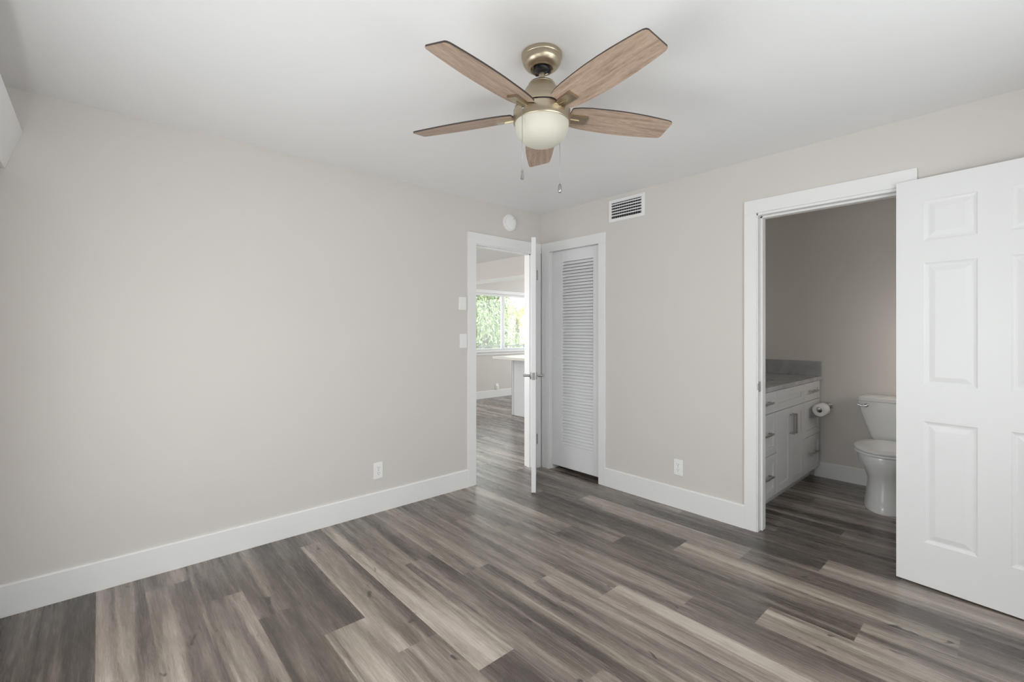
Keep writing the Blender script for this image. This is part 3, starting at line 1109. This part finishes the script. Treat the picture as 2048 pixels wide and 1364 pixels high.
ct = thing('countertop', 'grey quartz vanity countertop with upstands', 'countertop', (-0.87, 1.6, 0.867))
SX, SY, SA, SB = -0.856, 1.585, 0.215, 0.165
bm = BM()
xo0, xo1, yo0, yo1 = -1.629, -0.121, 1.321, VY + 0.012
NS = 48
def ringpts(z, kx, ky, rect):
    out = []
    for i in range(NS):
        t = 2 * PI * i / NS
        c, s_ = math.cos(t), math.sin(t)
        if not rect:
            out.append((SX + kx * c, SY + ky * s_, z))
        else:
            cx_, cy_ = (xo0 + xo1) / 2, (yo0 + yo1) / 2
            sc = 1e9
            ox, oy = SX, SY
            if c > 1e-9: sc = min(sc, (xo1 - ox) / c)
            if c < -1e-9: sc = min(sc, (xo0 - ox) / c)
            if s_ > 1e-9: sc = min(sc, (yo1 - oy) / s_)
            if s_ < -1e-9: sc = min(sc, (yo0 - oy) / s_)
            out.append((ox + c * sc, oy + s_ * sc, z))
    return out
# exact rectangle corners are added as separate corner triangles
inner_t, outer_t = ringpts(0.899, SA, SB, False), ringpts(0.899, 0, 0, True)
inner_b, outer_b = ringpts(0.867, SA, SB, False), ringpts(0.867, 0, 0, True)
V = {k: [bm.verts.new(p) for p in r_] for k, r_ in dict(it=inner_t, ot=outer_t, ib=inner_b, ob=outer_b).items()}
corners = [(xo0, yo0), (xo1, yo0), (xo1, yo1), (xo0, yo1)]
for i in range(NS):
    j = (i + 1) % NS
    pa, pb = outer_t[i], outer_t[j]
    cn = None
    for c_ in corners:
        onx = abs(pa[0] - c_[0]) < 1e-6 or abs(pb[0] - c_[0]) < 1e-6
        ony = abs(pa[1] - c_[1]) < 1e-6 or abs(pb[1] - c_[1]) < 1e-6
        same = (abs(pa[0] - pb[0]) < 1e-6) or (abs(pa[1] - pb[1]) < 1e-6)
        if onx and ony and not same:
            cn = c_
    if cn:
        ctp, cbt = bm.verts.new((cn[0], cn[1], 0.899)), bm.verts.new((cn[0], cn[1], 0.867))
        bm.faces.new((V['it'][i], V['ot'][i], ctp, V['ot'][j], V['it'][j]))
        bm.faces.new((V['ib'][i], V['ib'][j], V['ob'][j], cbt, V['ob'][i]))
        bm.faces.new((V['ot'][i], V['ob'][i], cbt, ctp))
        bm.faces.new((ctp, cbt, V['ob'][j], V['ot'][j]))
    else:
        bm.faces.new((V['it'][i], V['ot'][i], V['ot'][j], V['it'][j]))
        bm.faces.new((V['ib'][i], V['ib'][j], V['ob'][j], V['ob'][i]))
        bm.faces.new((V['ot'][i], V['ob'][i], V['ob'][j], V['ot'][j]))
    bm.faces.new((V['it'][i], V['it'][j], V['ib'][j], V['ib'][i]))
bmesh.ops.recalc_face_normals(bm, faces=bm.faces[:])
obj('slab', bm, M['quartz'], ct)
bm = BM(); box(bm, -1.629, -1.609, 1.341, VY + 0.012, 0.8992, 1.030, 0.0015)
obj('side_upstand', bm, M['quartz'], ct)
bm = BM(); box(bm, -1.629, -0.121, 1.321, 1.3405, 0.8992, 1.030, 0.0015)
obj('back_upstand', bm, M['quartz'], ct)

sink = thing('sink_basin', 'oval white basin set under the grey countertop', 'sink', (SX, SY, 0.70))
bm = BM()
rs = []
for i in range(13):
    t = i / 12 * PI / 2
    rr = max(0.03, math.cos(t) ** 0.6) if i < 12 else 0.06
    z = 0.8665 - 0.135 * math.sin(t)
    rs.append([(SX + (SA + 0.006) * rr * math.cos(2 * PI * k / NS), SY + (SB + 0.006) * rr * math.sin(2 * PI * k / NS), z) for k in range(NS)])
loft(bm, rs, cap0=False, cap1=True)
for f in bm.faces: f.normal_flip()
obj('bowl', bm, M['porcelain'], sink, smooth=True)
bm = BM(); lathe(bm, [(0.022, 0), (0.020, 0.003), (0, 0.002)], 24, Matrix.Translation((SX, SY, 0.732)))
obj('drain', bm, M['chrome'], sink, smooth=True)

# toilet, tank against the back wall, facing +X
TY = 2.435
toilet = thing('toilet', 'white two-piece toilet with closed lid beside the vanity', 'toilet', (-1.25, TY, 0))


def oval(xb, xf, hw, z, n=56, p=2.4):
    """closed outline: rounded front, squarer back; superellipse halves"""
    out = []
    xc = xb + (xf - xb) * 0.45
    for i in range(n):
        t = 2 * PI * i / n
        c, s = math.cos(t), math.sin(t)
        e = 2.0 / (2.0 if c > 0 else p)
        a = (xf - xc) if c > 0 else (xc - xb)
        out.append((xc + a * math.copysign(abs(c) ** e, c), TY + hw * math.copysign(abs(s) ** e, s), z))
    return out


bm = BM()
loft(bm, [oval(-1.46, -0.945, 0.148, 0.0), oval(-1.46, -0.943, 0.150, 0.012), oval(-1.455, -0.950, 0.146, 0.035), oval(-1.45, -0.958, 0.138, 0.10), oval(-1.45, -0.962, 0.133, 0.17),
          oval(-1.46, -0.960, 0.135, 0.215), oval(-1.48, -0.942, 0.145, 0.255), oval(-1.51, -0.918, 0.166, 0.295), oval(-1.54, -0.898, 0.182, 0.335), oval(-1.57, -0.888, 0.194, 0.375),
          oval(-1.575, -0.885, 0.196, 0.398), oval(-1.57, -0.888, 0.194, 0.408), oval(-1.56, -0.90, 0.183, 0.410)])
obj('bowl', bm, M['porcelain'], toilet, smooth=True, auto=60)
bm = BM()
loft(bm, [oval(-1.37, -0.884, 0.196, 0.4105), oval(-1.372, -0.880, 0.199, 0.414), oval(-1.372, -0.880, 0.199, 0.424), oval(-1.37, -0.884, 0.196, 0.428)])
obj('seat', bm, M['seat'], toilet, smooth=True, auto=50)
bm = BM()
loft(bm, [oval(-1.375, -0.888, 0.193, 0.4325), oval(-1.38, -0.880, 0.199, 0.436), oval(-1.38, -0.880, 0.199, 0.446), oval(-1.378, -0.890, 0.191, 0.452), oval(-1.33, -0.95, 0.13, 0.456), oval(-1.2, -1.08, 0.04, 0.457)])
for s in (-1, 1):
    box(bm, -1.395, -1.355, TY + s * 0.075 - 0.022, TY + s * 0.075 + 0.022, 0.411, 0.449, 0.006, 2)
obj('lid', bm, M['seat'], toilet, smooth=True, auto=50)


def rrect(x0, x1, hw, z, r=0.03, bow=0.0, n=6):
    out = []
    for cx_, cy_, a0 in ((x1 - r, TY + hw - r, 0), (x0 + r, TY + hw - r, 90), (x0 + r, TY - hw + r, 180), (x1 - r, TY - hw + r, 270)):
        for i in range(n + 1):
            a = R(a0 + 90 * i / n)
            out.append((cx_ + r * math.cos(a), cy_ + r * math.sin(a), z))
    return out


bm = BM()
loft(bm, [rrect(-1.61, -1.465, 0.130, 0.4115, 0.03), rrect(-1.61, -1.44, 0.150, 0.432, 0.04), rrect(-1.612, -1.435, 0.165, 0.47, 0.045), rrect(-1.614, -1.425, 0.196, 0.56, 0.045),
          rrect(-1.615, -1.415, 0.219, 0.65, 0.04), rrect(-1.615, -1.41, 0.226, 0.70, 0.035), rrect(-1.615, -1.408, 0.240, 0.736, 0.03)])
obj('tank', bm, M['porcelain'], toilet, smooth=True, auto=60)
bm = BM()
loft(bm, [rrect(-1.616, -1.404, 0.231, 0.7365, 0.03), rrect(-1.618, -1.398, 0.236, 0.742, 0.032), rrect(-1.618, -1.398, 0.236, 0.765, 0.032), rrect(-1.612, -1.408, 0.228, 0.774, 0.03), rrect(-1.59, -1.43, 0.20, 0.779, 0.03)])
obj('tank_lid', bm, M['porcelain'], toilet, smooth=True, auto=40)
bm = BM()
ML = Matrix.Translation((-1.409, TY - 0.172, 0.705)) @ Matrix.Rotation(PI / 2, 4, 'Y')
lathe(bm, [(0, 0), (0.013, 0), (0.015, 0.006), (0.015, 0.016), (0.011, 0.021), (0, 0.022)], 24, ML)
tube(bm, [(-1.393, TY - 0.172, 0.703), (-1.388, TY - 0.197, 0.701), (-1.386, TY - 0.230, 0.709)], [0.008, 0.0062, 0.004], 10)
obj('flush_lever', bm, M['chrome'], toilet, smooth=True, auto=50)
for s in (-1, 1):
    bm = BM(); lathe(bm, [(0.013, 0), (0.013, 0.006), (0.008, 0.014), (0, 0.016)], 16, Matrix.Translation((-1.22, TY + s * 0.128, 0.020)))
    obj('bolt_cap', bm, M['porcelain'], toilet, smooth=True)

# paper holder and roll
HYp, HZp = 1.950, 0.642
hp = thing('paper_holder', 'chrome single-post paper holder on the wall between vanity and toilet', 'toilet paper holder', (-1.63, HYp, HZp))
bm = BM()
MXr = Matrix.Rotation(PI / 2, 4, 'Y')
lathe(bm, [(0, 0.0005), (0.027, 0.0005), (0.027, 0.006), (0.022, 0.011), (0.012, 0.014), (0, 0.014)], 32, Matrix.Translation((-1.63, HYp, HZp)) @ MXr)
obj('wall_plate', bm, M['chrome'], hp, smooth=True, auto=40)
bm = BM()
tube(bm, [(-1.62, HYp, HZp), (-1.34, HYp, HZp)], 0.008, 14)
obj('arm', bm, M['chrome'], hp, smooth=True, auto=40)
bm = BM()
lathe(bm, [(0, -0.002), (0.013, 0.0), (0.0165, 0.008), (0.015, 0.018), (0.009, 0.024), (0, 0.026)], 24, Matrix.Translation((-1.345, HYp, HZp + 0.001)) @ MXr)
obj('end_knob', bm, M['chrome'], hp, smooth=True, auto=50)
rl = thing('toilet_paper_roll', 'white toilet paper roll hanging on the chrome holder', 'toilet paper roll', (-1.40, HYp, HZp - 0.010))
bm = BM()
MR = Matrix.Translation((-1.462, HYp, HZp - 0.0115)) @ MXr
lathe(bm, [(0.0205, 0.001), (0.0205, 0.0), (0.050, 0.0), (0.0525, 0.002), (0.0525, 0.103), (0.050, 0.105), (0.0205, 0.105), (0.0205, 0.104)], 48, MR)
obj('paper', bm, M['paper'], rl, smooth=True, auto=40)
bm = BM()
lathe(bm, [(0.0200, 0.001), (0.0200, 0.104), (0.0204, 0.104), (0.0204, 0.001)], 40, MR)
obj('core', bm, M['card'], rl, smooth=True, auto=40)

# ------------------------------------------------------------------ living room beyond the entry door
bm = BM(); box(bm, -1.80, -1.50, -3.86, -0.12, 2.128, H)
struct('soffit', bm, M['wall'], label='beige dropped soffit beam in front of the living room window', cat='soffit')
bm = BM(); box(bm, -1.80, -1.498, -3.86, -0.12, 2.122, 2.1285)
struct('trim_4', bm, M['trim'], label='white underside of the dropped soffit beam', cat='trim')

w2 = thing('window_2', 'wide white-framed living room window seen through the entry door', 'window', (-2.87, -3.9, 0.925), kind='structure')
bm = BM()
for x0, x1 in ((-4.3, -4.25), (-1.50, -1.45)):
    box(bm, x0, x1, -3.96, -3.90, 0.925, 2.035, 0.002)
box(bm, -4.25, -1.50, -3.96, -3.90, 0.925, 0.955, 0.002)
box(bm, -4.25, -1.50, -3.96, -3.90, 2.010, 2.035, 0.002)
obj('window_frame', bm, M['vinyl'], w2)
bm = BM()
box(bm, -2.93, -2.84, -3.945, -3.905, 0.955, 2.010, 0.003)
box(bm, -2.892, -2.884, -3.906, -3.900, 0.955, 2.010)
obj('mullion', bm, M['vinyl'], w2)
for x0, x1 in ((-4.25, -2.93), (-2.84, -1.50)):
    bm = BM(); box(bm, x0, x1, -3.934, -3.930, 0.955, 2.010)
    obj('pane', bm, M['pane'], w2)
bm = BM(); box(bm, -4.4, -1.38, -3.90, -3.80, 0.888, 0.925, 0.004)
obj('window_sill', bm, M['trim'], w2)
bm = BM()
box(bm, -4.38, -1.38, -3.86, -3.842, 2.035, 2.10, 0.002)
box(bm, -1.45, -1.38, -3.86, -3.842, 0.925, 2.035, 0.002)
box(bm, -4.38, -4.30, -3.86, -3.842, 0.925, 2.035, 0.002)
box(bm, -4.38, -1.38, -3.86, -3.845, 0.835, 0.888, 0.002)
obj('window_trim', bm, M['trim'], w2)

# slatted blind, slats open
bl = thing('window_blind', 'open white slatted blind hanging in the living room window', 'window blind', (-2.2, -3.88, 0.95))
bm = BM()
z = 0.975
while z < 1.99:
    y0_, y1_ = -3.889, -3.871
    prism(bm, [(y0_, z), (y1_, z + 0.0006), (y1_, z + 0.0014), (y0_, z + 0.0008)], 'x', -4.24, -1.51)
    z += 0.034
obj('slats', bm, M['vinyl'], bl)
bm = BM(); box(bm, -4.24, -1.51, -3.895, -3.865, 1.985, 2.008, 0.002)
obj('headrail', bm, M['vinyl'], bl)
bm = BM()
for x in (-4.0, -3.45, -2.60, -1.75):
    bm = BM(); tube(bm, [(x, -3.88, 0.975), (x, -3.88, 1.99)], 0.0007, 5)
    obj('ladder_cord', bm, M['vinyl'], bl)

# plug-in night light on the far wall
nl = thing('night_light', 'small white plug-in device just above the living room baseboard', 'night light', (-2.68, -3.845, 0.17))
bm = BM(); box(bm, -2.715, -2.645, -3.859, -3.850, 0.142, 0.262, 0.002)
obj('outlet_plate', bm, M['plastic'], nl)
bm = BM(); box(bm, -2.705, -2.655, -3.850, -3.812, 0.155, 0.225, 0.008, 3)
obj('plug_body', bm, M['plastic'], nl)

isl = thing('kitchen_island', 'white panelled kitchen peninsula under a cream worktop', 'kitchen island', (-1.92, -1.5, 0))
bm = BM()
box(bm, -2.24, -1.612, -2.20, -0.70, 0.0, 0.882)
obj('carcass', bm, M['cabinet'], isl)
bm = BM()
box(bm, -1.612, -1.598, -2.21, -2.175, 0.0, 0.882, 0.002)
box(bm, -2.24, -1.598, -2.215, -2.20, 0.0, 0.882, 0.002)
obj('corner_stile', bm, M['cabinet'], isl)
bm = BM()
box(bm, -1.6118, -1.604, -2.17, -0.70, 0.0, 0.882, 0.001)
obj('side_panel', bm, M['cabinet'], isl)
bm = BM(); box(bm, -2.28, -1.22, -2.225, -0.66, 0.8825, 0.920, 0.003)
tag(obj('worktop', bm, M['worktop']), 'cream stone worktop overhanging the white peninsula', 'worktop')

# ------------------------------------------------------------------ outdoors
bm = BM(); box(bm, -40, 20, -45, -4.0, -0.6, -0.35)
struct('ground', bm, M['paving'], label='pale paving outside the living room window', cat='ground')
rail = thing('balcony_railing', 'thin dark metal railing outside the living room window', 'railing', (-4.2, -5.3, -0.35))
bm = BM(); box(bm, -6.6, -1.2, -5.315, -5.285, 0.930, 0.955, 0.003)
obj('top_rail', bm, M['fence'], rail)
bm = BM(); box(bm, -6.6, -1.2, -5.310, -5.290, -0.20, -0.18, 0.002)
obj('bottom_rail', bm, M['fence'], rail)
bm = BM()
for i in range(46):
    x = -6.55 + i * 0.118
    box(bm, x - 0.006, x + 0.006, -5.306, -5.294, -0.19, 0.935)
obj('balusters', bm, M['fence'], rail)
for i in range(4):
    bm = BM(); x = -6.55 + i * 1.77
    box(bm, x - 0.02, x + 0.02, -5.32, -5.28, -0.35, 0.975, 0.003)
    obj('post', bm, M['fence'], rail)


def leaf_quad(bm, c, d, ln, w, rnd):
    d = d.normalized()
    s = d.cross(Vector((rnd.uniform(-1, 1), rnd.uniform(-1, 1), rnd.uniform(-1, 1)))).normalized()
    nrm = d.cross(s)
    a = bm.verts.new(c)
    b1 = bm.verts.new(c + d * ln * 0.45 + s * w / 2 + nrm * ln * 0.06)
    b2 = bm.verts.new(c + d * ln * 0.45 - s * w / 2 + nrm * ln * 0.06)
    e = bm.verts.new(c + d * ln)
    bm.faces.new((a, b1, e, b2))


def tree(loc, h, rad, zc, zr, n, seed, lmat, label, ln=0.16):
    rnd = random.Random(seed)
    t = thing('leafy_tree', label, 'tree', loc, 0, 'trees outside the living room window')
    x, y, z = loc
    bm = BM()
    tube(bm, [(x, y, z), (x + 0.05, y, z + h * 0.3), (x - 0.04, y + 0.05, z + h * 0.6), (x, y, z + h * 0.85)], [0.16, 0.13, 0.09, 0.03], 10)
    for k in range(7):
        a = rnd.uniform(0, 2 * PI); z0_ = z + h * rnd.uniform(0.3, 0.6)
        tube(bm, [(x, y, z0_), (x + 0.5 * rad * math.cos(a), y + 0.5 * rad * math.sin(a), z0_ + 0.6), (x + 0.85 * rad * math.cos(a), y + 0.85 * rad * math.sin(a), z0_ + 0.9)], [0.05, 0.03, 0.012], 6)
    obj('trunk', bm, M['bark'], t, smooth=True)
    bm = BM()
    clumps = []
    for k in range(42):
        u_ = Vector((rnd.gauss(0, 1), rnd.gauss(0, 1), rnd.gauss(0, 1))).normalized() * rnd.uniform(0.35, 1.0)
        clumps.append(Vector((x + u_.x * rad, y + u_.y * rad, zc + u_.z * zr)))
    for k in range(n):
        c = rnd.choice(clumps)
        o = Vector((rnd.gauss(0, 0.26), rnd.gauss(0, 0.26), rnd.gauss(0, 0.24)))
        d = Vector((o.x, o.y, -abs(rnd.gauss(0.5, 0.4)))) + Vector((rnd.uniform(-.4, .4), rnd.uniform(-.4, .4), 0))
        leaf_quad(bm, c + o, d, ln * rnd.uniform(0.6, 1.3), ln * 0.35, rnd)
    obj('foliage', bm, lmat, t)
    return t


tree((-7.0, -9.6, -0.35), 4.4, 1.15, 1.7, 1.7, 6500, 3, M['leaf'], 'full green tree filling the near half of the living room window')
tree((-11.0, -17.5, -0.35), 4.2, 2.0, 1.0, 1.2, 6000, 8, M['leaf_pale'], 'pale green tree standing behind the yellow palm outside')

# palm with drooping yellow-green fronds
pt = thing('palm_tree', 'yellow-green palm with drooping fronds outside the living room window', 'palm', (-10.75, -12.0, -0.35))
px0, py0 = -10.75, -12.0
bm = BM()
tube(bm, [(px0, py0, -0.35), (px0 + 0.05, py0, 0.6), (px0, py0, 2.15)], [0.14, 0.11, 0.09], 12)
obj('trunk', bm, M['bark'], pt, smooth=True)
rnd = random.Random(21)
for k in range(26):
    a = k * 2.39996 + rnd.uniform(-0.2, 0.2)
    up = rnd.uniform(0.15, 1.15)
    L_ = rnd.uniform(1.7, 2.2)
    dirh = Vector((math.cos(a), math.sin(a), 0))
    bm = BM()
    spine = []
    for i in range(15):
        s = i / 14
        spine.append(Vector((px0, py0, 2.12)) + dirh * (L_ * s * (1 - 0.25 * s)) + Vector((0, 0, up * L_ * s * 0.9 - 1.35 * L_ * s * s * (0.6 + 0.4 * up))))
    tube(bm, spine, [0.012 * (1 - 0.8 * i / 14) for i in range(15)], 5)
    for i in range(1, 15):
        for sub in (0, 0.5):
            if i + sub > 14: continue
            q = spine[i] if sub == 0 else (spine[i] + spine[min(14, i + 1)]) / 2
            tang = (spine[i] - spine[i - 1]).normalized()
            side = tang.cross(Vector((0, 0, 1))).normalized()
            for sg in (-1, 1):
                d = side * sg * 0.8 + tang * 0.7 + Vector((0, 0, -0.55))
                ll = 0.42 * (1 - abs(i / 14 - 0.45)) * rnd.uniform(0.85, 1.1)
                d.normalize()
                w = tang * 0.030
                tip = q + d * ll + Vector((0, 0, -0.07))
                mid_ = q + d * ll * 0.5
                v0, v1, v2, v3 = bm.verts.new(q - w * 0.5), bm.verts.new(q + w * 0.5), bm.verts.new(mid_ + w), bm.verts.new(mid_ - w)
                bm.faces.new((v0, v1, v2, v3))
                bm.faces.new((v3, v2, bm.verts.new(tip)))
    obj('frond', bm, M['palm'], pt)
